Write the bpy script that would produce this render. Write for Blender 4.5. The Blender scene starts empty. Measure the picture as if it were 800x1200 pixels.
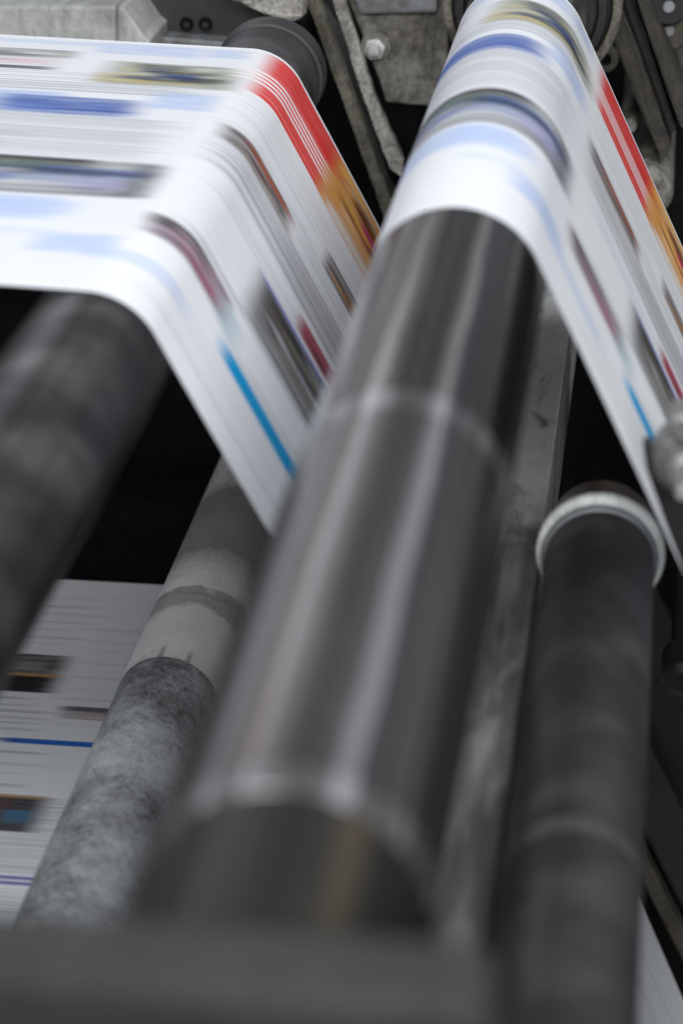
import bpy, bmesh, math, random
import numpy as np
from mathutils import Vector, Matrix

random.seed(4)
RNG = np.random.default_rng(7)
C = bpy.context.scene.collection
H = 1.95                       # height of the lens above the floor; everything below is measured from the lens

# ------------------------------------------------------------------ camera numbers
F_PX = 3000.0
PITCH, YAW = math.radians(23.589), math.radians(7.225)
CR = np.array([math.cos(YAW), math.sin(YAW), 0.0])
CF = np.array([-math.sin(YAW)*math.cos(PITCH), math.cos(YAW)*math.cos(PITCH), -math.sin(PITCH)])
CU = np.array([-math.sin(YAW)*math.sin(PITCH), math.cos(YAW)*math.sin(PITCH), math.cos(PITCH)])

def at(px, py, Y):
    """the point of the plane y = Y that shows at photo pixel (px, py)"""
    d = CR*(px-400)/F_PX + CU*(600-py)/F_PX + CF
    d = d*Y/d[1]
    return (float(d[0]), float(d[1]), float(d[2]))

# ------------------------------------------------------------------ objects
def link(name, me, mat=None, parent=None):
    o = bpy.data.objects.new(name, me)
    C.objects.link(o)
    if mat is not None:
        me.materials.append(mat)
    if parent is not None:
        o.parent = parent
    return o

def tag(o, label=None, cat=None, group=None, kind=None):
    if label: o['label'] = label
    if cat: o['category'] = cat
    if group: o['group'] = group
    if kind: o['kind'] = kind
    return o

def thing(name, label, cat, loc, group=None):
    o = bpy.data.objects.new(name, None)
    C.objects.link(o)
    o.empty_display_size = 0.05
    o.location = (loc[0], loc[1], loc[2]+H)
    return tag(o, label, cat, group)

def base_of(parent):
    return Vector(parent.location) if parent is not None else Vector((0, 0, 0))

def finish(name, bm, mat, parent=None, smooth=False):
    off = base_of(parent)
    for v in bm.verts:
        v.co = v.co + Vector((0, 0, H)) - off
    bmesh.ops.recalc_face_normals(bm, faces=bm.faces)
    me = bpy.data.meshes.new(name)
    bm.to_mesh(me); bm.free()
    if smooth:
        for p in me.polygons: p.use_smooth = True
    return link(name, me, mat, parent)

def lathe_bm(bm, axis_xz, prof, seg=96, axis='Y', jitter=0):
    """prof: list of (y, r); every strip keeps its own vertices so edges stay crisp"""
    cx, cz = axis_xz
    for (y0, r0), (y1, r1) in zip(prof[:-1], prof[1:]):
        a, b = [], []
        for k in range(seg):
            t = 2*math.pi*k/seg
            a.append(bm.verts.new((cx+r0*math.sin(t), y0, cz+r0*math.cos(t))) if r0 > 1e-6 else None)
            b.append(bm.verts.new((cx+r1*math.sin(t), y1, cz+r1*math.cos(t))) if r1 > 1e-6 else None)
        ca = bm.verts.new((cx, y0, cz)) if r0 <= 1e-6 else None
        cb = bm.verts.new((cx, y1, cz)) if r1 <= 1e-6 else None
        for k in range(seg):
            j = (k+1) % seg
            if ca: bm.faces.new((ca, b[k], b[j]))
            elif cb: bm.faces.new((a[k], a[j], cb))
            else: bm.faces.new((a[k], a[j], b[j], b[k]))

def lathe(name, axis_xz, prof, mat, parent=None, seg=96):
    bm = bmesh.new()
    lathe_bm(bm, axis_xz, prof, seg)
    # orientation by hand: outward
    off = base_of(parent)
    for v in bm.verts:
        v.co = v.co + Vector((0, 0, H)) - off
    me = bpy.data.meshes.new(name)
    bmesh.ops.recalc_face_normals(bm, faces=bm.faces)
    for f in bm.faces:
        c = f.calc_center_median() + off - Vector((0, 0, H))
        rad = Vector((c.x-axis_xz[0], 0, c.z-axis_xz[1]))
        if abs(f.normal.y) < 0.9 and f.normal.dot(rad) < 0: f.normal_flip()
    bm.to_mesh(me); bm.free()
    for p in me.polygons: p.use_smooth = True
    return link(name, me, mat, parent)

def prism_bm(bm, pts, y0, y1, bev=0.0015):
    """pts: (x, z) outline, extruded from y0 to y1"""
    b = bmesh.new()
    va = [b.verts.new((x, y0, z)) for x, z in pts]
    vb = [b.verts.new((x, y1, z)) for x, z in pts]
    b.faces.new(va); b.faces.new(vb[::-1])
    n = len(pts)
    for i in range(n):
        j = (i+1) % n
        b.faces.new((va[i], vb[i], vb[j], va[j]))
    bmesh.ops.recalc_face_normals(b, faces=b.faces)
    if bev:
        bmesh.ops.bevel(b, geom=list(b.edges), offset=bev, segments=2, profile=0.6, affect='EDGES', clamp_overlap=True)
    tmp = bpy.data.meshes.new('tmp'); b.to_mesh(tmp); b.free()
    bm.from_mesh(tmp); bpy.data.meshes.remove(tmp)

def prism(name, px, y0, y1, mat, parent=None, bev=0.0015, world=False):
    pts = px if world else [(at(x, y, y0)[0], at(x, y, y0)[2]) for x, y in px]
    bm = bmesh.new(); prism_bm(bm, pts, y0, y1, bev)
    return finish(name, bm, mat, parent)

def box(name, lo, hi, mat, parent=None, bev=0.002):
    return prism(name, [(lo[0], lo[2]), (hi[0], lo[2]), (hi[0], hi[2]), (lo[0], hi[2])], lo[1], hi[1], mat, parent, bev, True)

def px_center(pts, Y):
    q = [at(x, y, Y) for x, y in pts]
    return (sum(p[0] for p in q)/len(q), Y, min(p[2] for p in q))

# ------------------------------------------------------------------ materials
class NT:
    def __init__(s, name):
        s.m = bpy.data.materials.new(name); s.m.use_nodes = True
        s.t = s.m.node_tree; s.n = s.t.nodes; s.b = s.n['Principled BSDF']
        s.co = s.n.new('ShaderNodeTexCoord')
    def l(s, a, b): s.t.links.new(a, b)
    def noise(s, vec, scale, detail=6, rough=.6):
        n = s.n.new('ShaderNodeTexNoise'); n.inputs['Scale'].default_value = scale
        n.inputs['Detail'].default_value = detail; n.inputs['Roughness'].default_value = rough
        s.l(vec, n.inputs['Vector']); return n.outputs['Fac']
    def ramp(s, fac, stops, interp='LINEAR'):
        r = s.n.new('ShaderNodeValToRGB'); r.color_ramp.interpolation = interp
        e = r.color_ramp.elements
        while len(e) < len(stops): e.new(.5)
        for k, (p, c) in enumerate(stops):
            e[k].position = p
            e[k].color = (c, c, c, 1) if not isinstance(c, (tuple, list)) else (*c, 1)
        s.l(fac, r.inputs['Fac']); return r.outputs['Color']
    def mapping(s, vec, scale, loc=(0, 0, 0)):
        m = s.n.new('ShaderNodeMapping'); m.inputs['Scale'].default_value = scale; m.inputs['Location'].default_value = loc
        s.l(vec, m.inputs['Vector']); return m.outputs['Vector']
    def mix(s, fac, a, b, mode='MIX'):
        m = s.n.new('ShaderNodeMix'); m.data_type = 'RGBA'; m.blend_type = mode
        for sock, v in ((m.inputs[0], fac), (m.inputs[6], a), (m.inputs[7], b)):
            if hasattr(v, 'is_output'): s.l(v, sock)
            elif sock == m.inputs[0]: sock.default_value = v
            else: sock.default_value = (*v, 1)
        return m.outputs[2]
    def math(s, op, a, b=None):
        m = s.n.new('ShaderNodeMath'); m.operation = op
        for i, v in enumerate((a, b)):
            if v is None: continue
            if hasattr(v, 'is_output'): s.l(v, m.inputs[i])
            else: m.inputs[i].default_value = v
        return m.outputs[0]
    def sep(s, vec):
        x = s.n.new('ShaderNodeSeparateXYZ'); s.l(vec, x.inputs[0]); return x.outputs
    def comb(s, x, y, z):
        c = s.n.new('ShaderNodeCombineXYZ')
        for i, v in enumerate((x, y, z)):
            if hasattr(v, 'is_output'): s.l(v, c.inputs[i])
            else: c.inputs[i].default_value = v
        return c.outputs[0]
    def bump(s, h, strength=.3, dist=.001):
        b = s.n.new('ShaderNodeBump'); b.inputs['Strength'].default_value = strength; b.inputs['Distance'].default_value = dist
        s.l(h, b.inputs['Height']); s.l(b.outputs['Normal'], s.b.inputs['Normal'])
    def out(s, color, rough=.5, metal=0.0, spec=.5):
        for key, v in (('Base Color', color), ('Roughness', rough), ('Metallic', metal)):
            if hasattr(v, 'is_output'): s.l(v, s.b.inputs[key])
            elif key == 'Base Color': s.b.inputs[key].default_value = (*v, 1)
            else: s.b.inputs[key].default_value = v
        s.b.inputs['Specular IOR Level'].default_value = spec
        return s.m

def m_dusty(name, c0, c1, scale=30, rough=.7, metal=0.0, bump=.4, spec=.35, grease=0.0):
    """dust over paint or metal, with darker oily patches where grease is given"""
    t = NT(name); v = t.co.outputs['Object']
    a = t.noise(v, scale, 8, .65); b = t.noise(v, scale*6, 5, .7)
    f = t.math('ADD', t.math('MULTIPLY', a, .45), t.math('MULTIPLY', b, .55))
    col = t.ramp(f, [(.38, c0), (.62, c1)])
    rr = rough
    if grease:
        g = t.n.new('ShaderNodeTexNoise'); g.inputs['Scale'].default_value = scale*.55; g.inputs['Detail'].default_value = 7
        g.inputs['Roughness'].default_value = .7; g.inputs['Distortion'].default_value = 1.2
        t.l(t.mapping(v, (1, .4, .55), (3, 1, 2)), g.inputs['Vector'])
        k = t.ramp(g.outputs['Fac'], [(.46, 0.0), (.60, grease)])
        col = t.mix(k, col, (.026, .022, .016))
        rr = t.math('SUBTRACT', rough, t.math('MULTIPLY', k, .3))
        k2 = t.ramp(t.noise(t.mapping(v, (1, 1, .5), (9, 4, 1)), scale*1.3, 5, .7), [(.52, 0.0), (.68, grease*.6)])
        col = t.mix(k2, col, (.11, .078, .042))
    t.bump(b, bump, .001)
    return t.out(col, rr, metal, spec)

def m_roller(name, dark, mid, light, rough=(.28, .5), metal=.9, freq=5.0, ystretch=.6, blotch=.25, grain=0.0, tint=None):
    """turned metal: reflection streaks painted into the colour along the roller, faint blotches, hair-fine turning marks"""
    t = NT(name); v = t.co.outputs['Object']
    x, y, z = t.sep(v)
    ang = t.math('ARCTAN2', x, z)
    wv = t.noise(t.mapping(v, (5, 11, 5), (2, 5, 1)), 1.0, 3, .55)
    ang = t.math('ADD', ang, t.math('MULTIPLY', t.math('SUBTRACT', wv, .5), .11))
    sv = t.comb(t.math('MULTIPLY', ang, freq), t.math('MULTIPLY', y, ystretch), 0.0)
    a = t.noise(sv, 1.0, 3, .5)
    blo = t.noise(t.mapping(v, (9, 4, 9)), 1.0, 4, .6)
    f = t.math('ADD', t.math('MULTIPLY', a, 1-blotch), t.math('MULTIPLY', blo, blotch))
    col = t.ramp(f, [(.40, dark), (.5, mid), (.62, light)])  # on steel, streaks along the axis stand in for reflections
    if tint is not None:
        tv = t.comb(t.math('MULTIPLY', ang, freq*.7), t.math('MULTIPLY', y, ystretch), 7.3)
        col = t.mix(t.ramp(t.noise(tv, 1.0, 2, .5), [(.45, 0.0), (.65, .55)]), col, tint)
    rr = t.ramp(f, [(.3, rough[1]), (.7, rough[0])])
    fine = t.noise(t.comb(t.math('MULTIPLY', ang, .8), t.math('MULTIPLY', y, 900.0), 0.0), 1.0, 2, .5)
    t.bump(fine, .04, .0003)
    return t.out(col, rr, metal)

def m_plain(name, c, rough=.5, metal=0.0, spec=.5, var=.25, scale=40):
    c1 = tuple(min(1, k*(1+var)) for k in c); c0 = tuple(k*(1-var) for k in c)
    return m_dusty(name, c0, c1, scale, rough, metal, .15, spec)

def m_grain(name, dark, light, coarse=90, contrast=(.38, .62), ring=None, marks=False):
    t = NT(name); v = t.co.outputs['Object']
    a = t.noise(v, coarse, 6, .75); b = t.noise(v, 620, 4, .85); c = t.noise(v, 14, 4, .6)
    f = t.math('ADD', t.math('MULTIPLY', a, .24), t.math('ADD', t.math('MULTIPLY', b, .40), t.math('MULTIPLY', c, .36)))
    col = t.ramp(f, [(contrast[0], dark), (contrast[1], light)])
    x, y, z = t.sep(v)
    if ring:
        for (yc, w, cc, amt) in ring:
            wob = t.math('MULTIPLY', t.math('SUBTRACT', c, .5), .12)
            d = t.math('ABSOLUTE', t.math('SUBTRACT', t.math('ADD', y, wob), yc))
            k = t.ramp(t.math('DIVIDE', d, w), [(.5, amt), (1.0, 0.0)])
            col = t.mix(k, col, cc)
    if marks:
        ang = t.math('ARCTAN2', x, z)
        for (ac, yc) in ((-.12, marks), (.42, marks-.004)):
            da = t.math('ABSOLUTE', t.math('SUBTRACT', ang, t.math('ADD', ac, t.math('MULTIPLY', t.math('SUBTRACT', a, .5), .1))))
            dy = t.math('ABSOLUTE', t.math('SUBTRACT', y, yc))
            k = t.math('MULTIPLY', t.ramp(t.math('DIVIDE', da, .07), [(.4, 1.0), (1.0, 0.0)]),
                       t.ramp(t.math('DIVIDE', dy, .022), [(.6, 1.0), (1.0, 0.0)]))
            col = t.mix(t.math('MULTIPLY', k, .5), col, (.07, .07, .08))
    t.bump(f, .5, .0012)
    return t.out(col, .62, .25, .4)

def m_paper():
    t = NT('printed_newsprint')
    at_ = t.n.new('ShaderNodeAttribute'); at_.attribute_name = 'ink'
    v = t.co.outputs['UV']
    fib = t.noise(t.mapping(v, (5, 330, 1)), 1.0, 4, .7)
    col = t.mix(1.0, at_.outputs['Color'], t.ramp(fib, [(.30, .92), (.50, 1.0)]), 'MULTIPLY')
    m = t.out(col, .5, 0.0, .3)
    tr = t.n.new('ShaderNodeBsdfTranslucent'); t.l(col, tr.inputs['Color'])
    mx = t.n.new('ShaderNodeMixShader'); mx.inputs[0].default_value = .16
    out = t.n['Material Output']
    t.l(t.b.outputs[0], mx.inputs[1]); t.l(tr.outputs[0], mx.inputs[2]); t.l(mx.outputs[0], out.inputs['Surface'])
    return m

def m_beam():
    """scuffed steel, lit far end and shaded near end put into the colour with a ragged border, slanting smears"""
    t = NT('shade_toned_beam'); v = t.co.outputs['Object']; x, y, z = t.sep(v)
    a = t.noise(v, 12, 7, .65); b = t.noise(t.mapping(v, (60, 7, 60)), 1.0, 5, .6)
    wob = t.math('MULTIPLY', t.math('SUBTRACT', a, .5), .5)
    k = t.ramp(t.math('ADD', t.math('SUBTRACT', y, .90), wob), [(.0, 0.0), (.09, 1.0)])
    bare = t.ramp(a, [(.35, (.50, .51, .50)), (.62, (.78, .79, .77))])  # far end, its brightness put into the colour
    paint = t.ramp(b, [(.36, (.06, .06, .057)), (.64, (.22, .22, .21))])  # near end, its shade put into the colour
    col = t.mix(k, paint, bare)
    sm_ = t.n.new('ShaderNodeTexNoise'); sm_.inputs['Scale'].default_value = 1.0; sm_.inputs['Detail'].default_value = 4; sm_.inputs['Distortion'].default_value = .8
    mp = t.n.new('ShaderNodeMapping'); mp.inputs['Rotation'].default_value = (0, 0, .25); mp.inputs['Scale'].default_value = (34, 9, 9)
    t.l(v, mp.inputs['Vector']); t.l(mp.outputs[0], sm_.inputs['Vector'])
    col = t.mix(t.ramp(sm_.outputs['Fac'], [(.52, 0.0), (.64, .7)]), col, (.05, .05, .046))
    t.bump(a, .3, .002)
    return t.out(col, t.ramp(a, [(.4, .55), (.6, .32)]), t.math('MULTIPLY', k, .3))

M = dict(
    paper=m_paper(),
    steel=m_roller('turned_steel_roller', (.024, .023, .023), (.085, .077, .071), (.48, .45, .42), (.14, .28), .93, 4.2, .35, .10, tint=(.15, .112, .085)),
    steel_pale=m_roller('streaked_steel_roller', (.05, .047, .047), (.135, .126, .122), (.50, .485, .50), (.20, .36), .9, 4.2, .35, .12, tint=(.19, .145, .12)),
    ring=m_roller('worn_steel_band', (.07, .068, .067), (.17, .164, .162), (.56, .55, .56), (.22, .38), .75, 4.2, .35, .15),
    rubber_roller=m_roller('dark_rubber_roller', (.015, .0138, .0132), (.030, .0275, .026), (.085, .079, .074), (.24, .40), .6, .5, 15, .12),
    matt_roller=m_roller('matt_grey_roller', (.017, .017, .0168), (.027, .0268, .0265), (.046, .0455, .045), (.42, .6), .1, .5, 18, .12),
    dull_end=m_roller('oily_roller_end', (.012, .011, .0095), (.026, .024, .02), (.10, .075, .045), (.35, .55), .6, 3, .5, .3),
    grain_dark=m_grain('pitted_grey_coating', (.06, .06, .06), (.62, .63, .64), 150, (.42, .585)),
    grain_pale=m_grain('dusty_pale_coating', (.36, .35, .33), (.90, .88, .84), 190, (.36, .54),
                       ring=[(.255, .055, (.95, .93, .89), .6), (.340, .014, (.10, .096, .09), .5), (.318, .022, (.12, .115, .11), .45), (.47, .10, (.06, .057, .052), .7)], marks=.215),  # last ring puts the web's shadow on the far part into the colour
    shaft=m_plain('dark_oiled_steel', (.03, .03, .03), .45, .6),
    white_ring=m_dusty('worn_pale_ring', (.70, .71, .68), (.86, .87, .84), 40, .45, 0, .2, .4, .3),
    brown=m_plain('brown_oily_steel', (.14, .12, .095), .3, .7),
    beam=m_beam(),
    worn_rubber=m_plain('rubbed_grey_band', (.055, .054, .051), .5, .1),
    bar=m_dusty('dark_grey_paint', (.018, .0183, .0183), (.036, .0363, .0363), 12, .55, 0, .1),
    cover=m_dusty('pale_grey_enamel', (.27, .27, .255), (.42, .42, .40), 20, .55, 0, .3, grease=0.4),
    cast=m_dusty('dust_coated_casting', (.12, .112, .095), (.46, .44, .40), 55, .9, 0, 1.0, grease=0.6),
    rail=m_dusty('dust_coated_rail', (.05, .046, .036), (.20, .185, .15), 60, .85, 0, .8, grease=0.7),
    rail_dark=m_dusty('grimy_dark_rail', (.014, .013, .011), (.058, .053, .045), 60, .8, 0, .8, grease=0.6),
    plate=m_dusty('greasy_grey_plate', (.085, .08, .066), (.31, .295, .26), 30, .7, .1, .6, grease=0.75),
    plate_blue=m_dusty('grey_steel_panel', (.15, .155, .16), (.25, .255, .26), 14, .5, .2, .2, grease=0.45),
    plate_dark=m_dusty('black_machine_paint', (.018, .018, .018), (.035, .034, .033), 20, .5, 0, .2),
    plate_brown=m_dusty('oil_browned_plate', (.03, .027, .021), (.10, .088, .07), 40, .7, .1, .6, grease=0.6),
    bolt=m_dusty('zinc_bolt', (.42, .42, .40), (.75, .74, .71), 90, .45, .5, .3, grease=0.4),
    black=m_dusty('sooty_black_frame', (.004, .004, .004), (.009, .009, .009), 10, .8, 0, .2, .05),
    floor=m_dusty('oil_dark_floor', (.008, .008, .008), (.016, .0155, .015), 4, .8, 0, .2, .1),
    chrome=m_dusty('worn_nickel', (.16, .16, .15), (.36, .36, .34), 60, .42, .45, .4, grease=0.4),
)

# ------------------------------------------------------------------ paper: path of the sheet and its print
YN, YF = 1.371, 1.972
WID = YF-YN
RL, L = .0452, np.array([-.3228, -.5187])
RC, CC = .05, np.array([-.1095, -.4648])
RW = .03
d1 = np.array([.472, -.882]); d1 /= np.linalg.norm(d1)
d2 = np.array([.437, -.899]); d2 /= np.linalg.norm(d2)
left = lambda d: np.array([-d[1], d[0]])
n1, n2 = left(d1), left(d2)
EPS = .0006
rl, rc, rw = RL+EPS, RC+EPS, RW+EPS
T1 = L+rl*n1
W = np.array([-.1413, -.69593]); W = T1+d1*((W-T1)@d1)+n1*rw
T2 = W-n1*rw
D = CC-W
th = math.atan2(D[1], D[0])+math.asin((rw+rc)/np.linalg.norm(D)); tv = np.array([math.cos(th), math.sin(th)])
T3, T4, T5 = W-rw*left(tv), CC+rc*left(tv), CC+rc*n2

def line(p, q, step):
    n = max(2, int(np.linalg.norm(q-p)/step)); k = np.arange(n)/n
    return [p+(q-p)*a for a in k]

def arc(c, r, a0, a1, step=.0022):
    n = max(6, int(abs(a1-a0)*r/step)); k = np.arange(n)/n
    return [c+r*np.array([math.cos(a0+(a1-a0)*t), math.sin(a0+(a1-a0)*t)]) for t in k]

def angle(v): return math.atan2(v[1], v[0])

def sheet(name, path, y0, y1, ny, inkfun, s0=0.0, wave=0.0):
    P = np.array(path); ds = np.linalg.norm(np.diff(P, axis=0), axis=1)
    s = np.concatenate([[0], np.cumsum(ds)])+s0
    ys = np.linspace(y0, y1, ny)
    S, Yv = np.meshgrid(s, ys, indexing='ij')
    n, m = S.shape
    co = np.empty((n, m, 3), np.float32)
    co[..., 0] = P[:, 0:1]; co[..., 1] = Yv; co[..., 2] = P[:, 1:2]+H
    if wave:
        co[..., 2] += wave*np.sin(S*21+Yv*9)*np.sin(Yv*17+1)
    me = bpy.data.meshes.new(name)
    idx = np.arange(n*m).reshape(n, m)
    quads = np.stack([idx[:-1, :-1], idx[:-1, 1:], idx[1:, 1:], idx[1:, :-1]], -1).reshape(-1, 4)
    nf = len(quads)
    me.vertices.add(n*m); me.vertices.foreach_set('co', co.reshape(-1))
    me.loops.add(nf*4); me.loops.foreach_set('vertex_index', quads.reshape(-1).astype(np.int32))
    me.polygons.add(nf)
    me.polygons.foreach_set('loop_start', np.arange(0, nf*4, 4, dtype=np.int32))
    me.polygons.foreach_set('use_smooth', np.ones(nf, bool))
    me.update(calc_edges=True)
    uv = me.uv_layers.new(name='UVMap')
    U = np.stack([S, Yv], -1).reshape(-1, 2)[quads.reshape(-1)]
    uv.data.foreach_set('uv', U.astype(np.float32).reshape(-1))
    col = inkfun(S, Yv)
    rgba = np.concatenate([col, np.ones((n, m, 1))], -1).astype(np.float32)
    a = me.color_attributes.new('ink', 'FLOAT_COLOR', 'POINT'); a.data.foreach_set('color', rgba.reshape(-1))
    me.validate()
    return link(name, me, M['paper'])

def lin(c):
    c = np.array(c, float)/255
    return np.where(c < .04045, c/12.92, ((c+.055)/1.055)**2.4)

PAPER = np.array([.87, .872, .89])
def sm(x): x = np.clip(x, 0, 1); return x*x*(3-2*x)

class Ink:
    """a page of print: every block has crisp borders across the sheet and soft ones along it"""
    def __init__(s, S, Y):
        s.S, s.Y = S, Y; s.c = np.broadcast_to(PAPER, S.shape+(3,)).copy()
    def mask(s, s0, s1, y0, y1, ws, wy):
        a = sm((s.S-s0)/ws+.5)*(1-sm((s.S-s1)/ws+.5))
        return a*sm((s.Y-y0)/wy+.5)*(1-sm((s.Y-y1)/wy+.5))
    def blk(s, s0, s1, y0, y1, rgb, a=1.0, ws=.022, wy=.0022, streak=0.0):
        m = s.mask(s0, s1, y0, y1, ws, wy)*a
        if streak:
            k = RNG.integers(1e6)
            r = np.random.default_rng(k); n = max(3, int((y1-y0)/.0028))
            tab = r.random((n+2, 6))
            u = np.clip((s.Y-y0)/(y1-y0), 0, 1)*n; i = np.clip(u.astype(int), 0, n); fr = u-i
            w = np.clip((s.S-s0)/max(1e-4, s1-s0), 0, 1)*4; j = np.clip(w.astype(int), 0, 4); fw = sm(w-j)
            t = (tab[i, j]*(1-fw)+tab[i, j+1]*fw)*(1-fr)+(tab[np.minimum(i+1, n+1), j]*(1-fw)+tab[np.minimum(i+1, n+1), j+1]*fw)*fr
            m = m*(1-streak*t)
        m = m[..., None]; s.c = s.c*(1-m)+lin(rgb)*m
    def lines(s, s0, s1, y0, y1, n, amt=(.1, .4), rgb=(120, 118, 135), w=.0016, ws=.03):
        r = np.random.default_rng(RNG.integers(1e6))
        for k in range(n):
            y = y0+(y1-y0)*(k+.5+.3*(r.random()-.5))/n
            a = s0+r.random()*.02; b = s1-r.random()*.03
            s.blk(a, b, y-w/2*r.uniform(.6, 1.5), y+w/2, rgb, r.uniform(*amt), ws, .0014)

def picture(k, s0, s1, y0, y1, palette, n, seed, a=(.35, .85)):
    """a photograph on the running page: many soft smears of its own colours"""
    r = np.random.default_rng(seed)
    for i in range(n):
        c = palette[r.integers(len(palette))]; h = (y1-y0)*r.uniform(.05, .22); y = r.uniform(y0, y1-h)
        w = (s1-s0)*r.uniform(.2, .6); x = r.uniform(s0, s1-w)
        k.blk(x, x+w, y, y+h, c, r.uniform(*a), .022, .0022, r.uniform(0, .5))

PERIOD = .767
def main_ink(S, Y):
    S = ((S+.40) % PERIOD)-.40
    k = Ink(S, Y); b = k.blk
    # ---- the page left of the fold (s < 0)
    b(-.40, 0.0, 1.371, 1.972, (226, 229, 238), .35, .02)
    b(-.40, -.11, 1.949, 1.961, (196, 212, 238), .55)
    b(-.115, -.035, 1.930, 1.963, (186, 202, 236), .8, streak=.5)
    b(-.03, .002, 1.936, 1.962, (190, 205, 236), .8, streak=.4)
    b(-.30, -.132, 1.880, 1.930, (222, 214, 220), .9)
    b(-.30, -.128, 1.906, 1.930, (140, 146, 134), .9, streak=.5)
    b(-.30, -.15, 1.903, 1.912, (90, 120, 120), .55, streak=.5)
    b(-.26, -.15, 1.886, 1.897, (222, 176, 184), .6, streak=.5)
    b(-.30, -.135, 1.867, 1.877, (38, 34, 34), .92, streak=.25)
    b(-.095, .004, 1.838, 1.908, (150, 152, 132), .85, .03, streak=.35)
    b(-.075, -.035, 1.888, 1.903, (60, 62, 54), .8, streak=.4)
    b(-.10, -.05, 1.842, 1.872, (206, 190, 140), .8, streak=.4)
    b(-.055, -.022, 1.856, 1.879, (36, 60, 130), .85, streak=.3)
    b(-.060, -.03, 1.874, 1.884, (60, 120, 110), .7, streak=.4)
    b(-.07, -.03, 1.848, 1.855, (180, 70, 84), .7, streak=.3)
    b(-.02, .006, 1.842, 1.895, (168, 170, 156), .6, streak=.4)
    k.lines(-.32, -.005, 1.812, 1.866, 10, (.1, .6), (100, 96, 112), .0018)
    b(-.30, -.11, 1.752, 1.806, (178, 194, 232), .9, .03, streak=.4)
    b(-.152, -.05, 1.748, 1.795, (58, 96, 170), .95, .035, streak=.45)
    b(-.12, -.06, 1.758, 1.782, (42, 78, 158), .8, .03, streak=.5)
    b(-.045, .002, 1.776, 1.822, (184, 202, 238), .85, streak=.4)
    k.lines(-.32, -.004, 1.644, 1.746, 22, (.1, .65), (100, 96, 112), .0018)
    k.lines(-.30, -.10, 1.66, 1.70, 4, (.4, .7), (110, 108, 118))
    b(-.30, -.006, 1.556, 1.637, (146, 152, 150), .95, .022, streak=.4)
    b(-.30, -.05, 1.628, 1.638, (34, 28, 32), 1, streak=.15)
    b(-.30, -.10, 1.592, 1.624, (196, 200, 204), .85, .04, streak=.6)
    b(-.17, -.09, 1.575, 1.612, (62, 68, 66), .85, .04, streak=.6)
    b(-.14, -.05, 1.617, 1.627, (40, 46, 44), .85, .03, streak=.4)
    b(-.20, -.13, 1.566, 1.585, (110, 122, 112), .8, .03, streak=.5)
    b(-.12, -.06, 1.562, 1.60, (212, 214, 220), .7, .03, streak=.5)
    b(-.085, -.012, 1.600, 1.617, (44, 104, 186), .92, streak=.25)
    b(-.060, -.02, 1.566, 1.598, (160, 158, 198), .9, streak=.5)
    b(-.022, .0, 1.556, 1.632, (52, 48, 66), .75, streak=.5)
    b(-.30, -.01, 1.554, 1.562, (74, 70, 78), .85, streak=.5)
    b(-.30, -.052, 1.500, 1.549, (186, 203, 238), .85, .03, streak=.35)
    b(-.10, -.04, 1.512, 1.54, (172, 194, 236), .6, streak=.5)
    b(-.050, .0, 1.440, 1.476, (180, 199, 238), .85, streak=.4)
    b(-.085, -.04, 1.470, 1.482, (214, 222, 240), .8, streak=.4)
    b(-.02, .06, 1.432, 1.452, (188, 206, 240), .7, .03, streak=.4)
    # ---- the page right of the fold (s > 0)
    RED, RED2 = (222, 44, 40), (226, 58, 52)
    b(.020, .135, 1.921, 1.968, RED, 1, .022, streak=.10)
    b(.020, .135, 1.855, 1.921, RED2, 1, .022, streak=.10)
    for y in (1.887, 1.896, 1.905, 1.914):
        b(.0, .125, y-.0022, y+.0022, (250, 240, 240), 1, .02)
    b(.02, .11, 1.864, 1.8665, (255, 170, 160), .5)
    b(.110, .30, 1.852, 1.920, (222, 170, 110), .95, .02, .0022, .3)
    b(.125, .30, 1.855, 1.870, (236, 226, 216), .9, .02)
    b(.117, .30, 1.880, 1.968, (226, 158, 78), .97, .026, streak=.25)
    b(.150, .30, 1.925, 1.950, (58, 42, 34), .92, .03, streak=.4)
    b(.160, .30, 1.915, 1.927, (172, 40, 112), .9, .02, streak=.3)
    b(.170, .30, 1.895, 1.912, (214, 110, 40), .9, .02, streak=.4)
    b(.19, .30, 1.950, 1.966, (190, 120, 60), .9, .02, streak=.4)
    b(.018, .100, 1.722, 1.757, (38, 30, 32), .96, .022, streak=.35)
    b(.040, .100, 1.744, 1.754, (176, 84, 44), .9, .024, streak=.3)
    b(.030, .105, 1.722, 1.730, (170, 160, 150), .9, streak=.3)
    b(.145, .30, 1.764, 1.798, (78, 62, 54), .95, .016, streak=.4)
    b(.155, .30, 1.770, 1.778, (206, 150, 96), .9, .016, streak=.3)
    b(.146, .30, 1.628, 1.654, (164, 18, 48), 1, .018, streak=.15)
    b(.165, .30, 1.632, 1.640, (84, 20, 34), .8, streak=.3)
    b(.100, .30, 1.544, 1.620, (92, 92, 92), .95, .028, streak=.35)
    b(.108, .30, 1.584, 1.614, (26, 28, 30), .92, .024, streak=.45)
    b(.135, .30, 1.596, 1.602, (150, 148, 138), .8, .02, streak=.4)
    b(.125, .30, 1.556, 1.566, (180, 178, 172), .75, streak=.4)
    b(.13, .30, 1.568, 1.582, (58, 54, 50), .8, streak=.4)
    b(.10, .30, 1.617, 1.6215, (92, 100, 190), .9)
    b(.010, .088, 1.491, 1.530, (120, 98, 112), .95, .022, streak=.3)
    b(.012, .066, 1.513, 1.530, (40, 42, 46), .95, .024, streak=.35)
    b(.040, .088, 1.495, 1.512, (170, 96, 116), .85, .02, streak=.4)
    b(.078, .105, 1.484, 1.520, (176, 200, 208), .7, .02, streak=.3)
    b(.098, .33, 1.4565, 1.4775, (0, 158, 216), 1, .024)
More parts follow.
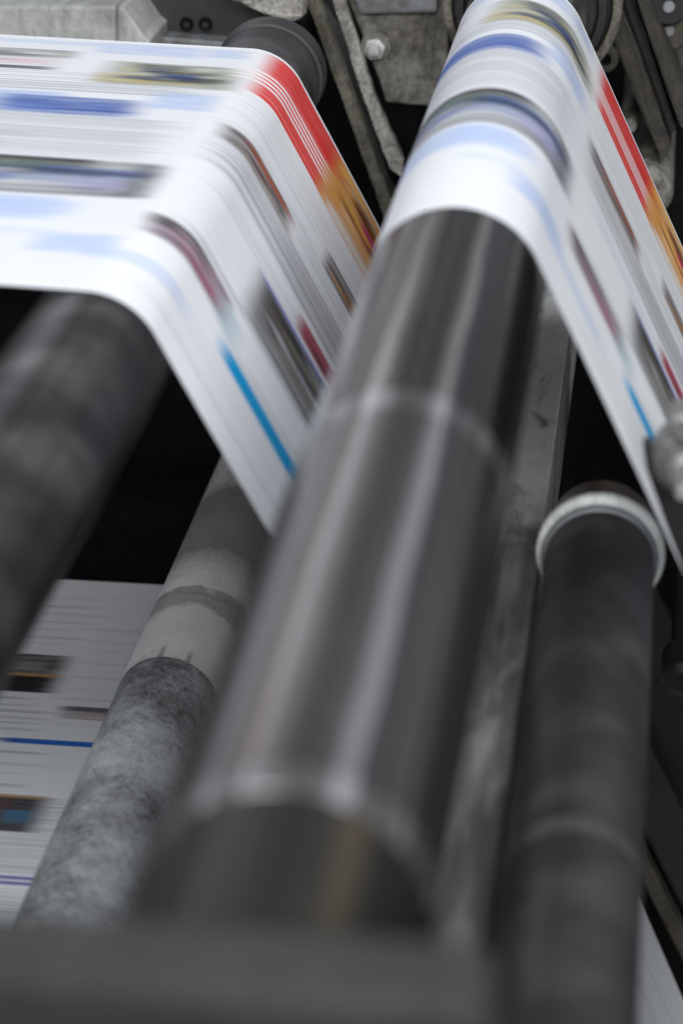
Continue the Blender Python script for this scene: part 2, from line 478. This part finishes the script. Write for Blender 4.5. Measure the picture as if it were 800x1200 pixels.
    k.lines(.010, .34, 1.664, 1.722, 16, (.12, .65), (112, 112, 124), .0018)
    k.lines(.010, .34, 1.765, 1.85, 9, (.05, .25), (150, 150, 165))
    k.lines(.110, .34, 1.655, 1.762, 14, (.1, .5), (96, 94, 104), .0014)
    k.lines(.03, .34, 1.535, 1.545, 2, (.1, .3)); k.lines(.03, .34, 1.39, 1.45, 4, (.04, .14))
    k.lines(.03, .10, 1.55, 1.66, 7, (.05, .2))
    FINE = ((-.32, -.005, 1.640, 1.748, 26), (-.32, -.01, 1.810, 1.836, 7), (.008, .34, 1.660, 1.720, 20), (.09, .34, 1.66, 1.765, 14),
            (.012, .14, 1.758, 1.80, 9), (.02, .30, 1.80, 1.852, 8), (.10, .34, 1.480, 1.492, 3), (.03, .34, 1.40, 1.452, 5), (.02, .34, 1.534, 1.543, 3))
    for (a_, b_, c_, d_, n_) in FINE:
        k.lines(a_, b_, c_, d_, n_, (.2, .85), (84, 82, 96), .0011, .04)
    k.lines(.02, .30, 1.622, 1.66, 6, (.2, .7), (70, 74, 120), .0012)
    # the colour picture along the far rim: pale skin tones, dark figures, a magenta coat
    b(.122, .16, 1.945, 1.966, (240, 190, 96), .8, .016, streak=.4)
    b(.14, .19, 1.884, 1.900, (246, 206, 160), .75, .018, streak=.5)
    b(.150, .18, 1.93, 1.944, (44, 30, 30), .9, .014, streak=.3)
    b(.172, .30, 1.918, 1.926, (196, 44, 126), .95, .014, streak=.2)
    b(.185, .30, 1.900, 1.910, (232, 120, 36), .9, .014, streak=.3)
    b(.20, .30, 1.93, 1.95, (120, 80, 120), .7, .016, streak=.5)
    picture(k, -.30, -.004, 1.560, 1.634, [(36, 34, 38), (208, 212, 214), (88, 104, 96), (52, 96, 168), (150, 146, 178), (232, 232, 236), (20, 20, 24)], 34, 5)
    picture(k, -.090, .004, 1.842, 1.905, [(60, 66, 50), (196, 186, 130), (40, 60, 128), (150, 156, 138), (30, 30, 26), (176, 90, 90)], 18, 8)
    picture(k, -.30, -.135, 1.884, 1.928, [(150, 156, 146), (86, 96, 90), (222, 196, 198), (230, 230, 226)], 12, 9)
    picture(k, .124, .26, 1.884, 1.966, [(248, 196, 96), (232, 126, 40), (246, 214, 170), (60, 38, 34), (200, 46, 130), (176, 110, 50), (130, 90, 110)], 26, 11)
    b(.150, .185, 1.930, 1.950, (40, 28, 28), .85, .018, streak=.3); b(.168, .22, 1.916, 1.928, (198, 44, 128), .9, .016, streak=.2); b(.182, .25, 1.902, 1.914, (60, 40, 36), .8, .016, streak=.3)
    picture(k, .108, .25, 1.548, 1.614, [(28, 30, 30), (70, 72, 66), (150, 146, 132), (44, 50, 60), (198, 200, 204), (104, 92, 76)], 20, 13)
    picture(k, .014, .084, 1.494, 1.528, [(44, 44, 50), (168, 96, 116), (200, 168, 182), (90, 70, 84)], 10, 15)
    picture(k, .020, .098, 1.724, 1.755, [(24, 20, 22), (120, 70, 50), (196, 190, 184), (60, 52, 56)], 10, 17)
    picture(k, .148, .26, 1.766, 1.796, [(40, 30, 28), (206, 156, 106), (110, 76, 56), (24, 20, 20)], 10, 19)
    picture(k, -.152, -.05, 1.750, 1.794, [(34, 66, 152), (70, 106, 180), (120, 146, 206), (48, 88, 166)], 12, 21, (.3, .6))
    # pages were trimmed with a bare margin at both rims
    b(-1, 1, YF-.0045, YF+.01, (246, 248, 252), 1, .01, .002); b(-1, 1, YN-.01, YN+.006, (246, 248, 252), .8, .01, .003)
    return k.c

ZH = L[1]+rl
TILT = .026                    # the sheet comes in from the left a little above level
tl = np.array([math.cos(TILT), -math.sin(TILT)]); T0 = L+rl*np.array([math.sin(TILT), math.cos(TILT)])
s0 = -.63+rl*TILT
path = line(T0-tl*.63, T0, .005)
path += arc(L, rl, math.pi/2-TILT, angle(n1))
path += line(T1, T2, .004)
a0 = angle(-n1); a1 = angle(-left(tv))
while a1 < a0: a1 += 2*math.pi
path += arc(W, rw, a0, a1)
path += line(T3, T4, .004)
a0 = angle(left(tv)); a0 += 2*math.pi if a0 < 0 else 0
path += arc(CC, rc, a0, angle(n2))
path += line(T5, T5+d2*.62, .004)
web = sheet('paper_web', path, YN, YF, 860, main_ink, s0, .0005)
tag(web, 'wide white web printed in red, orange and blue, running over two big rollers', 'paper web', 'printed paper webs')

def lower_ink(S, Y):
    k = Ink(S, Y); b = k.blk
    b(-.60, -.455, 1.762, 1.828, (58, 52, 44), 1, .024, streak=.25)
    b(-.50, -.462, 1.762, 1.790, (20, 18, 15), 1, .018, streak=.15)
    b(-.50, -.455, 1.789, 1.794, (200, 150, 80), .8, .012)
    b(-.60, -.470, 1.800, 1.815, (170, 165, 155), .6, .02, streak=.4)
    b(-.44, -.30, 1.722, 1.742, (150, 120, 122), .8, .016, streak=.4); b(-.44, -.30, 1.735, 1.743, (70, 60, 60), .8, .016)
    b(-.475, -.20, 1.679, 1.687, (24, 104, 196), 1, .02); b(-.7, -.46, 1.682, 1.685, (60, 80, 110), .8, .02)
    b(-.60, -.420, 1.550, 1.600, (24, 23, 25), 1, .022, streak=.1)
    b(-.45, -.425, 1.562, 1.58, (60, 130, 170), .8, .012, streak=.4); b(-.60, -.447, 1.56, 1.595, (120, 50, 42), .7, .01, streak=.4)
    b(-.60, -.42, 1.597, 1.602, (196, 160, 110), .8, .015)
    b(-.60, -.30, 1.487, 1.491, (60, 70, 170), .9); b(-.60, -.30, 1.480, 1.484, (60, 70, 170), .9)
    k.lines(-.60, -.44, 1.84, 1.94, 7, (.1, .35), (90, 90, 96), .004)
    k.lines(-.60, -.445, 1.695, 1.755, 6, (.15, .45), (90, 90, 96), .004)
    k.lines(-.60, -.43, 1.61, 1.67, 4, (.15, .5), (90, 90, 96), .004)
    k.lines(-.60, -.25, 1.495, 1.60, 30, (.25, .55), (90, 92, 100), .0016, .01)
    k.lines(-.60, -.25, 1.38, 1.475, 26, (.2, .5), (90, 92, 100), .0016, .01)
    k.lines(-.46, -.20, 1.70, 1.95, 12, (.04, .18), (90, 90, 96), .004)
    return k.c

ZB = -.9455
pl = [np.array([x, ZB]) for x in np.arange(-1.0, -.22, .006)]
pl += arc(np.array([-.22, ZB-.04]), .04, math.pi/2, 0.0)
pl += line(np.array([-.18, ZB-.04]), np.array([-.18, ZB-.55]), .01)
web2 = sheet('paper_web', pl, YN, YF, 520, lower_ink, -1.0)
tag(web2, 'flat white printed sheet lying low behind the pitted grey roller, with a thin blue line', 'paper web', 'printed paper webs')

def strip_ink(S, Y):
    k = Ink(S, Y)
    k.blk(.0, 1, 1.55, 1.60, (60, 130, 160), .9, .02, streak=.3)
    k.lines(.0, 1, 1.62, 1.95, 22, (.1, .4))
    return k.c
p3 = np.array(at(745, 1045, YF))[[0, 2]]; e3 = np.array(at(800, 1172, YF))[[0, 2]]; dd = (e3-p3)/np.linalg.norm(e3-p3)
web3 = sheet('paper_web', line(p3-dd*.25, p3+dd*.36, .01), YN, YF, 200, strip_ink)
tag(web3, 'shaded strip of printed paper sloping down in the dark corner beneath the ringed roller', 'paper web', 'printed paper webs')

# ------------------------------------------------------------------ rollers
GR = 'rollers that guide the paper'
Y0 = .63
# left roller
t = thing('guide_roller', 'dark smooth roller that the flat upper paper bends over, beyond the pitted one', 'roller', (L[0], Y0, L[1]), GR)
lathe('roller_body', L, [(Y0, 0), (Y0, RL-.002), (Y0+.002, RL), (1.99, RL), (1.99, .02)], M['rubber_roller'], t, 128)
lathe('end_collar', L, [(1.992, .02), (1.992, RL-.001), (2.055, RL-.001), (2.056, RL+.0012), (2.083, RL+.0012), (2.085, RL-.001), (2.085, .01)], M['matt_roller'], t, 96)
lathe('shaft', L, [(2.086, .013), (2.39, .013)], M['shaft'], t, 32)
# centre roller
t = thing('guide_roller', 'big shiny steel roller crossing the middle with paper wrapped over its far end', 'roller', (CC[0], Y0, CC[1]), GR)
lathe('end_section', CC, [(Y0, 0), (Y0, RC-.003), (Y0+.003, RC-.0008), (.716, RC-.0008)], M['dull_end'], t, 128)
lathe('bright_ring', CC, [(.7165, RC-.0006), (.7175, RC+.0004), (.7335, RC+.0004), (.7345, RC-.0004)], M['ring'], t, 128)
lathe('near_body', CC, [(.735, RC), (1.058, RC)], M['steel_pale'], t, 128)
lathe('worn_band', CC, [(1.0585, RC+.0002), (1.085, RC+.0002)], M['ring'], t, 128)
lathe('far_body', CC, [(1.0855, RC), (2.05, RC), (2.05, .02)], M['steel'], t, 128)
lathe('shaft', CC, [(2.051, .014), (2.39, .014)], M['shaft'], t, 32)
# pitted roller
GX = np.array([-.3396, -.8899]); GRAD = .038; GY = 1.44
t = thing('guide_roller', 'rough pitted grey roller with a pale dusty far half and two dark pen strokes', 'roller', (GX[0], GY, GX[1]), GR)
lathe('near_body', GX, [(Y0+.4, 0), (Y0+.4, GRAD), (1.654, GRAD)], M['grain_dark'], t, 128)
lathe('far_body', GX, [(1.6542, GRAD+.0003), (2.10, GRAD+.0003), (2.10, .01)], M['grain_pale'], t, 128)
lathe('shaft', GX, [(2.101, .012), (2.39, .012)], M['shaft'], t, 32)
# ringed roller on the right
NX = np.array([-.0238, -.6898]); NR = .035
t = thing('guide_roller', 'matt dark grey roller on the right with a white ring at its far end', 'roller', (NX[0], Y0, NX[1]), GR)
lathe('near_body', NX, [(Y0, 0), (Y0, NR), (1.108, NR)], M['matt_roller'], t, 128)
lathe('worn_band', NX, [(1.1082, NR+.0002), (1.113, NR+.0005), (1.119, NR+.0005), (1.124, NR+.0002)], M['worn_rubber'], t, 128)
lathe('far_body', NX, [(1.1242, NR), (1.508, NR)], M['matt_roller'], t, 128)
lathe('end_ring', NX, [(1.5150, .0366), (1.5185, .0372), (1.5195, .0410), (1.521, .0418), (1.525, .0418), (1.527, .0405), (1.527, .02)], M['white_ring'], t, 128)
lathe('ring_lip', NX, [(1.5082, NR+.0002), (1.5095, .0374), (1.5125, .0378), (1.5148, .0366)], M['plate_blue'], t, 128)
lathe('end_collar', NX, [(1.5282, .0362), (1.545, .0362), (1.550, .0345), (1.562, .0345), (1.566, .032), (1.566, .01)], M['brown'], t, 96)
lathe('shaft', NX, [(1.5662, .009), (2.39, .009)], M['black'], t, 32)
# small roller under the centre one that turns the paper back up
t = thing('guide_roller', 'small dark roller hidden under the big steel one, turning the paper back up', 'roller', (W[0], Y0, W[1]), GR)
lathe('roller_body', W, [(Y0+.01, 0), (Y0+.01, RW), (2.05, RW), (2.05, .01)], M['rubber_roller'], t, 96)
lathe('shaft', W, [(2.051, .01), (2.39, .01)], M['shaft'], t, 32)

# ------------------------------------------------------------------ near frame bar and the beam between the rollers
bx = at(585, 1070, .60)[0]
t = thing('frame_bar', 'blurred dark grey frame bar across the bottom, nearest the viewer', 'bar', (-.2, .55, -.75))
zt = at(300, 1084, .62)[2]
pts = [(-.62, zt), (bx-.012, zt), (bx-.004, zt-.003), (bx, zt-.011), (bx+.006, zt-.05), (bx+.010, -.75), (-.62, -.75)]
bm = bmesh.new(); prism_bm(bm, pts, .585, .62, .004); finish('bar_body', bm, M['bar'], t)
for xx in (-.44, bx-.03):
    bm = bmesh.new(); lathe_bm(bm, (xx, -.60), [(.579, 0), (.579, .012), (.5795, .0125), (.5845, .0125)], 32); finish('bolt', bm, M['shaft'], t)

box_right = -.0640
t = thing('frame_beam', 'scuffed light grey beam showing between the steel roller and the ringed roller', 'beam', (-.1, .64, -.80))
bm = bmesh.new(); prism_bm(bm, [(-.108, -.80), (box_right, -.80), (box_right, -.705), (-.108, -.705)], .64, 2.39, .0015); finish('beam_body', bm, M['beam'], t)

# ------------------------------------------------------------------ far side frame with its fittings
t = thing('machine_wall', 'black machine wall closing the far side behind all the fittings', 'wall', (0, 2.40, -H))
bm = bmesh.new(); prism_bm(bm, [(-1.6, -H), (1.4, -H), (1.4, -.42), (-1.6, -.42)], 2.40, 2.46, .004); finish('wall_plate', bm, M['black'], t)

def fitting(name, label, cat, px, y0, y1, mat, part, group=None, bev=.0015):
    t = thing(name, label, cat, px_center(px, y0), group)
    prism(part, px, y0, y1, mat, t, bev)
    return t

# pale cover box
t = fitting('cover_box', 'pale grey enamelled cover box above the far edge of the flat paper', 'cover box',
            [(-90, 6), (136, 7), (136, 95), (-90, 88)], 2.16, 2.38, M['cover'], 'cover_panel', bev=.003)
prism('side_flange', [(137, 7), (145, 9), (158, 27), (168, 42), (176, 48), (176, 95), (137, 95)], 2.17, 2.38, M['cover'], t, .002)
# black plate; raised black discs stand in for its dark holes
t = fitting('mounting_plate', 'black plate with dark holes between the cover box and the left roller collar', 'plate',
            [(160, -40), (340, -40), (340, 75), (176, 75)], 2.25, 2.38, M['plate_dark'], 'plate_body')
for hx, hy in ((219, 28), (241, 28), (230, 47)):
    q = at(hx, hy, 2.25)
    lathe('hole_disc', (q[0], q[2]), [(2.247, .0030), (2.246, .0060), (2.2485, .0064), (2.2495, .0064)], M['black'], t, 24)
prism('ledge', [(176, 42), (270, 50), (275, 66), (176, 66)], 2.225, 2.249, M['plate_blue'], t, .002)

def rough(o, amt, seed, cuts=6):
    """uneven cast edges"""
    bm = bmesh.new(); bm.from_mesh(o.data)
    bmesh.ops.subdivide_edges(bm, edges=[e for e in bm.edges if e.calc_length() > .012], cuts=cuts, use_grid_fill=True)
    r = random.Random(seed)
    for v in bm.verts: v.co += Vector((r.uniform(-1, 1), r.uniform(-1, 1), r.uniform(-1, 1)))*amt
    bm.to_mesh(o.data); bm.free()

# casting
t = thing('casting_arm', 'dusty pale casting arm at the top edge above the left roller collar', 'casting', px_center([(265, -30), (350, 25)], 2.18))
o = prism('arm_body', [(262, -40), (352, -40), (354, 22), (338, 26), (312, 18), (292, 8), (272, 2)], 2.16, 2.24, M['cast'], t, .003); rough(o, .0009, 3)
# rails
GRL = 'slanting dusty guide rails on the far frame'
def rail(label, px, y0, y1, mat, seed, lip=None):
    t = thing('guide_rail', label, 'guide rail', px_center(px, y0), GRL)
    o = prism('rail_body', px, y0, y1, mat, t, .0015); rough(o, .0006, seed, 8)
    if lip:
        o = prism('rail_lip', lip, y0-.008, y0-.0005, mat, t, .001); rough(o, .0004, seed+1, 8)
    return t
rail('thin grimy slanting rail just right of the left roller collar', [(348, -30), (362, -30), (460, 240), (452, 262), (434, 210)], 2.20, 2.24, M['rail'], 11)
rail('thick dust caked slanting rail ending left of the steel roller, beside the bolted bracket plate', [(380, -30), (394, -30), (438, 112), (472, 188), (471, 208), (456, 198), (422, 105)], 2.17, 2.182, M['cast'], 12)
rail('dark rubber edged slanting rail squeezed between two dusty rails left of the steel roller', [(367, -30), (380, -30), (458, 215), (452, 232)], 2.215, 2.30, M['shaft'], 13)
rail('dim slanting rail right of the paper wrapped roller, nearest the red print', [(690, -30), (714, -30), (756, 85), (786, 172), (776, 190), (742, 110)], 2.19, 2.30, M['rail_dark'], 14)
rail('dim slanting rail in the top right corner below the round discs', [(738, -20), (752, -20), (806, 122), (806, 160), (796, 148)], 2.19, 2.30, M['rail_dark'], 15)
rail('black rubber edged slanting rail between the two dim rails at top right', [(715, -30), (737, -20), (792, 150), (780, 165)], 2.23, 2.31, M['plate_dark'], 16)

# bracket plate with the hex bolt
t = fitting('bracket_plate', 'greasy grey bracket plate with one hexagonal bolt, left of the steel roller', 'bracket',
            [(408, -2), (524, -2), (524, 112), (506, 124), (478, 122), (452, 119), (446, 98), (432, 62)], 2.25, 2.27, M['plate'], 'plate_body')
prism('upper_panel', [(404, -45), (512, -45), (512, 15), (420, 17)], 2.225, 2.249, M['plate_blue'], t, .003)
q = at(441, 53, 2.25)
b_ = lathe('washer', (q[0], q[2]), [(2.2495, .0138), (2.2475, .0138), (2.2465, .0130), (2.2465, .003)], M['plate'], t, 32)
bm = bmesh.new()
hexp = [(q[0]+0.0102*math.cos(math.pi/3*k+.2), q[2]+0.0102*math.sin(math.pi/3*k+.2)) for k in range(6)]
prism_bm(bm, hexp, 2.232, 2.246, .0009); hb = finish('hex_bolt', bm, M['bolt'], t)
lathe('bolt_tip', (q[0], q[2]), [(2.226, 0), (2.226, .0050), (2.228, .0062), (2.2319, .0062)], M['bolt'], t, 24)

# bearing housing round the far end of the centre roller
t = thing('bearing_housing', 'ringed black bearing housing behind the paper at the far end of the steel roller', 'bearing', (CC[0], 2.12, CC[1]-.08))
lathe('outer_ring', CC, [(2.20, .0745), (2.12, .0745), (2.118, .073), (2.118, .067), (2.122, .066)], M['rail'], t, 96)
lathe('inner_ring', CC, [(2.123, .0655), (2.105, .0645), (2.103, .062), (2.103, .056), (2.112, .054)], M['shaft'], t, 96)
lathe('housing_face', CC, [(2.124, .0655), (2.125, .016)], M['plate_dark'], t, 96)

# upper right corner
fitting('back_plate', 'dim grey steel plate in the top right corner behind the round discs', 'plate',
        [(742, -40), (850, -40), (850, 36), (775, 36), (756, 30)], 2.27, 2.30, M['plate_blue'], 'plate_body')
fitting('side_plate', 'oil browned plate below the round discs at the right edge', 'plate',
        [(752, 38), (790, 28), (850, 40), (850, 118), (792, 130), (774, 96)], 2.26, 2.269, M['plate_brown'], 'plate_body', bev=.002)
GD = 'round discs in the top right corner'
def disc(label, px, py, r, y, rim, face, hub, hr):
    q = at(px, py, y)
    t = thing('disc', label, 'disc', (q[0], y, q[2]), GD)
    lathe('rim', (q[0], q[2]), [(y+.03, r), (y+.002, r), (y, r-.0015), (y, hr+.0002)], rim, t, 48)
    lathe('hub', (q[0], q[2]), [(y-.003, 0), (y-.003, hr-.001), (y-.002, hr), (y+.004, hr)], hub, t, 32)
disc('dark round disc with a bright hub, uppermost at top right', 783, 8, .0165, 2.225, M['shaft'], None, M['plate_blue'], .0052)
disc('browned round disc with a small grey hub below the dark disc', 783, 36, .0185, 2.245, M['plate_brown'], None, M['plate_blue'], .0050)

def washer(label, px, py, r, hole, y, mat, ln=.012):
    q = at(px, py, y)
    t = thing('washer', label, 'washer', (q[0], y, q[2]), 'ring washers beside the paper at right')
    lathe('ring', (q[0], q[2]), [(y+ln, hole), (y, hole), (y, r-.001), (y+.001, r), (y+ln, r)], mat, t, 40)
washer('small dim ring washer beside the paper edge, upper of the pair', 702, 45, .0105, .0048, 2.17, M['rail_dark'])
washer('larger dim ring washer beside the paper edge, lower of the pair', 708, 70, .0115, .0058, 2.155, M['rail_dark'])

def stud(name, label, cat, px, py, r, y0, y1, mat, tipmat=None, group=None):
    q = at(px, py, y0)
    t = thing(name, label, cat, (q[0], y0, q[2]), group)
    lathe('stud_body', (q[0], q[2]), [(y0, 0), (y0, r*.75), (y0+r*.25, r*.95), (y0+r*.4, r), (y1, r)], mat, t, 48)
    if tipmat: lathe('stud_tip', (q[0], q[2]), [(y0-.006, 0), (y0-.006, r*.35), (y0-.004, r*.42), (y0-.0005, r*.42)], tipmat, t, 32)
stud('bolt_stud', 'small grey bolt stud right of the red print', 'bolt', 736, 148, .0075, 2.20, 2.39, M['plate'], None, 'studs at right')
stud('bolt_stud', 'large worn grey stud half hidden behind the orange print', 'bolt', 756, 228, .024, 2.17, 2.39, M['plate'], M['shaft'], 'studs at right')
stud('bolt_stud', 'dim grey stud on the right edge below the dim rails', 'bolt', 800, 112, .008, 2.20, 2.39, M['plate_brown'], None, 'studs at right')

# ------------------------------------------------------------------ clamp in front of the right hand paper
q = at(797, 535, 1.33)
t = thing('clamp_lever', 'shiny metal clamp lever with a dark arm at the right edge over the paper', 'clamp', (q[0], 1.33, q[2]-.06))
prism('arm', [(752, 518), (768, 522), (800, 560), (840, 600), (840, 760), (812, 700), (778, 612), (757, 552)], 1.345, 1.356, M['shaft'], t, .002)
lathe('boss', (q[0]+.004, q[2]), [(1.300, 0), (1.300, .008), (1.304, .012), (1.316, .0145), (1.320, .019), (1.338, .0205), (1.344, .0195), (1.3445, .005)], M['chrome'], t, 64)
q2 = at(798, 492, 1.325)
lathe('nut', (q2[0], q2[2]), [(1.31, 0), (1.31, .006), (1.313, .0085), (1.335, .0085), (1.34, .0075)], M['chrome'], t, 6)
q3 = at(790, 560, 1.32)
lathe('pin', (q3[0]+.004, q3[2]), [(1.296, 0), (1.296, .003), (1.299, .0042), (1.33, .0042)], M['bolt'], t, 24)
# dark knob lower right
q = at(800, 800, 1.62)
t = thing('knob', 'dark round knob in the shadow at the right edge', 'knob', (q[0], 1.62, q[2]))
lathe('grip', (q[0], q[2]), [(1.62, 0), (1.62, .008), (1.624, .0135), (1.632, .0155), (1.66, .0155), (1.668, .011), (1.672, .009), (2.39, .009)], M['shaft'], t, 64)
# lower right dark rail
t = thing('guard_plate', 'dark grey plate slanting down beside the ringed roller at lower right', 'plate', px_center([(742, 900), (830, 1150)], 2.02))
prism('panel_body', [(735, 850), (758, 870), (850, 1045), (850, 1165), (735, 940)], 2.02, 2.36, M['plate_dark'], t, .003)
prism('panel_edge', [(735, 958), (745, 980), (850, 1190), (850, 1225), (735, 1000)], 2.00, 2.019, M['plate_brown'], t, .002)
# faint cross beam
t = thing('cross_beam', 'black cross beam in the gap between the left roller and the pitted roller', 'beam', px_center([(100, 560), (260, 590)], 2.1))
prism('beam_body', [(60, 556), (330, 570), (330, 592), (60, 578)], 2.10, 2.16, M['black'], t, .002)

# ------------------------------------------------------------------ floor
bm = bmesh.new()
vs = [bm.verts.new(c) for c in ((-12, -12, -H), (12, -12, -H), (12, 12, -H), (-12, 12, -H))]
bm.faces.new(vs)
f_ = finish('floor', bm, M['floor']); f_['kind'] = 'structure'

# ------------------------------------------------------------------ light
w = bpy.data.worlds.new('World'); bpy.context.scene.world = w; w.use_nodes = True
bg = w.node_tree.nodes['Background']; bg.inputs['Color'].default_value = (.86, .92, 1, 1); bg.inputs['Strength'].default_value = .25

def area(name, loc, aim, sx, sy, power, col):
    d = bpy.data.lights.new(name, 'AREA'); d.shape = 'RECTANGLE'; d.size = sx; d.size_y = sy; d.energy = power; d.color = col
    o = bpy.data.objects.new(name, d); C.objects.link(o)
    p = Vector((loc[0], loc[1], loc[2]+H)); a = Vector((aim[0], aim[1], aim[2]+H))
    o.location = p; o.rotation_euler = (a-p).to_track_quat('-Z', 'Y').to_euler()
    return o
area('unseen_lamp', (-1.0, .2, 1.9), (-.2, 1.6, -.5), 1.2, 1.2, 43, (.94, .97, 1))
area('unseen_lamp', (1.25, .9, 1.5), (-.05, 1.6, -.5), 1.0, 1.4, 34, (.95, .97, 1))
area('unseen_lamp', (.40, -2.0, .85), (-.12, 1.6, -.75), 1.4, .5, 105, (.96, .98, 1))  # unseen lamp added behind the camera to light the beam and pitted roller
for lx, lz, sx, pw, col in ((-.25, 2.6, .5, 6, (1, .96, .9)), (1.35, 2.0, 1.7, 9, (.80, .85, 1)), (-2.3, 1.5, 1.6, 24, (.88, .91, 1))):  # unseen strips streak the steel roller; last one added to pale its left side
    o = area('unseen_lamp', (lx, 6.2, lz), (lx, 6.2, -1), sx, 6.0, pw, col)
    o.rotation_euler = (0, math.atan2(lx+.1, lz+.45), 0)

# ------------------------------------------------------------------ camera
cam = bpy.data.cameras.new('camera'); co = bpy.data.objects.new('camera', cam); C.objects.link(co)
m = Matrix(((CR[0], CU[0], -CF[0], 0), (CR[1], CU[1], -CF[1], 0), (CR[2], CU[2], -CF[2], H), (0, 0, 0, 1)))
co.matrix_world = m
cam.sensor_fit = 'VERTICAL'; cam.sensor_height = 36; cam.sensor_width = 24; cam.lens = 90
cam.clip_start = .05; cam.clip_end = 100
cam.dof.use_dof = True; cam.dof.focus_distance = 1.98; cam.dof.aperture_fstop = 4.7
sc = bpy.context.scene
sc.camera = co
sc.view_settings.view_transform = 'Standard'; sc.view_settings.look = 'None'
sc.view_settings.exposure = 0.11; sc.view_settings.gamma = 1
sc.cycles.use_denoising = True
sc.cycles.max_bounces = 8
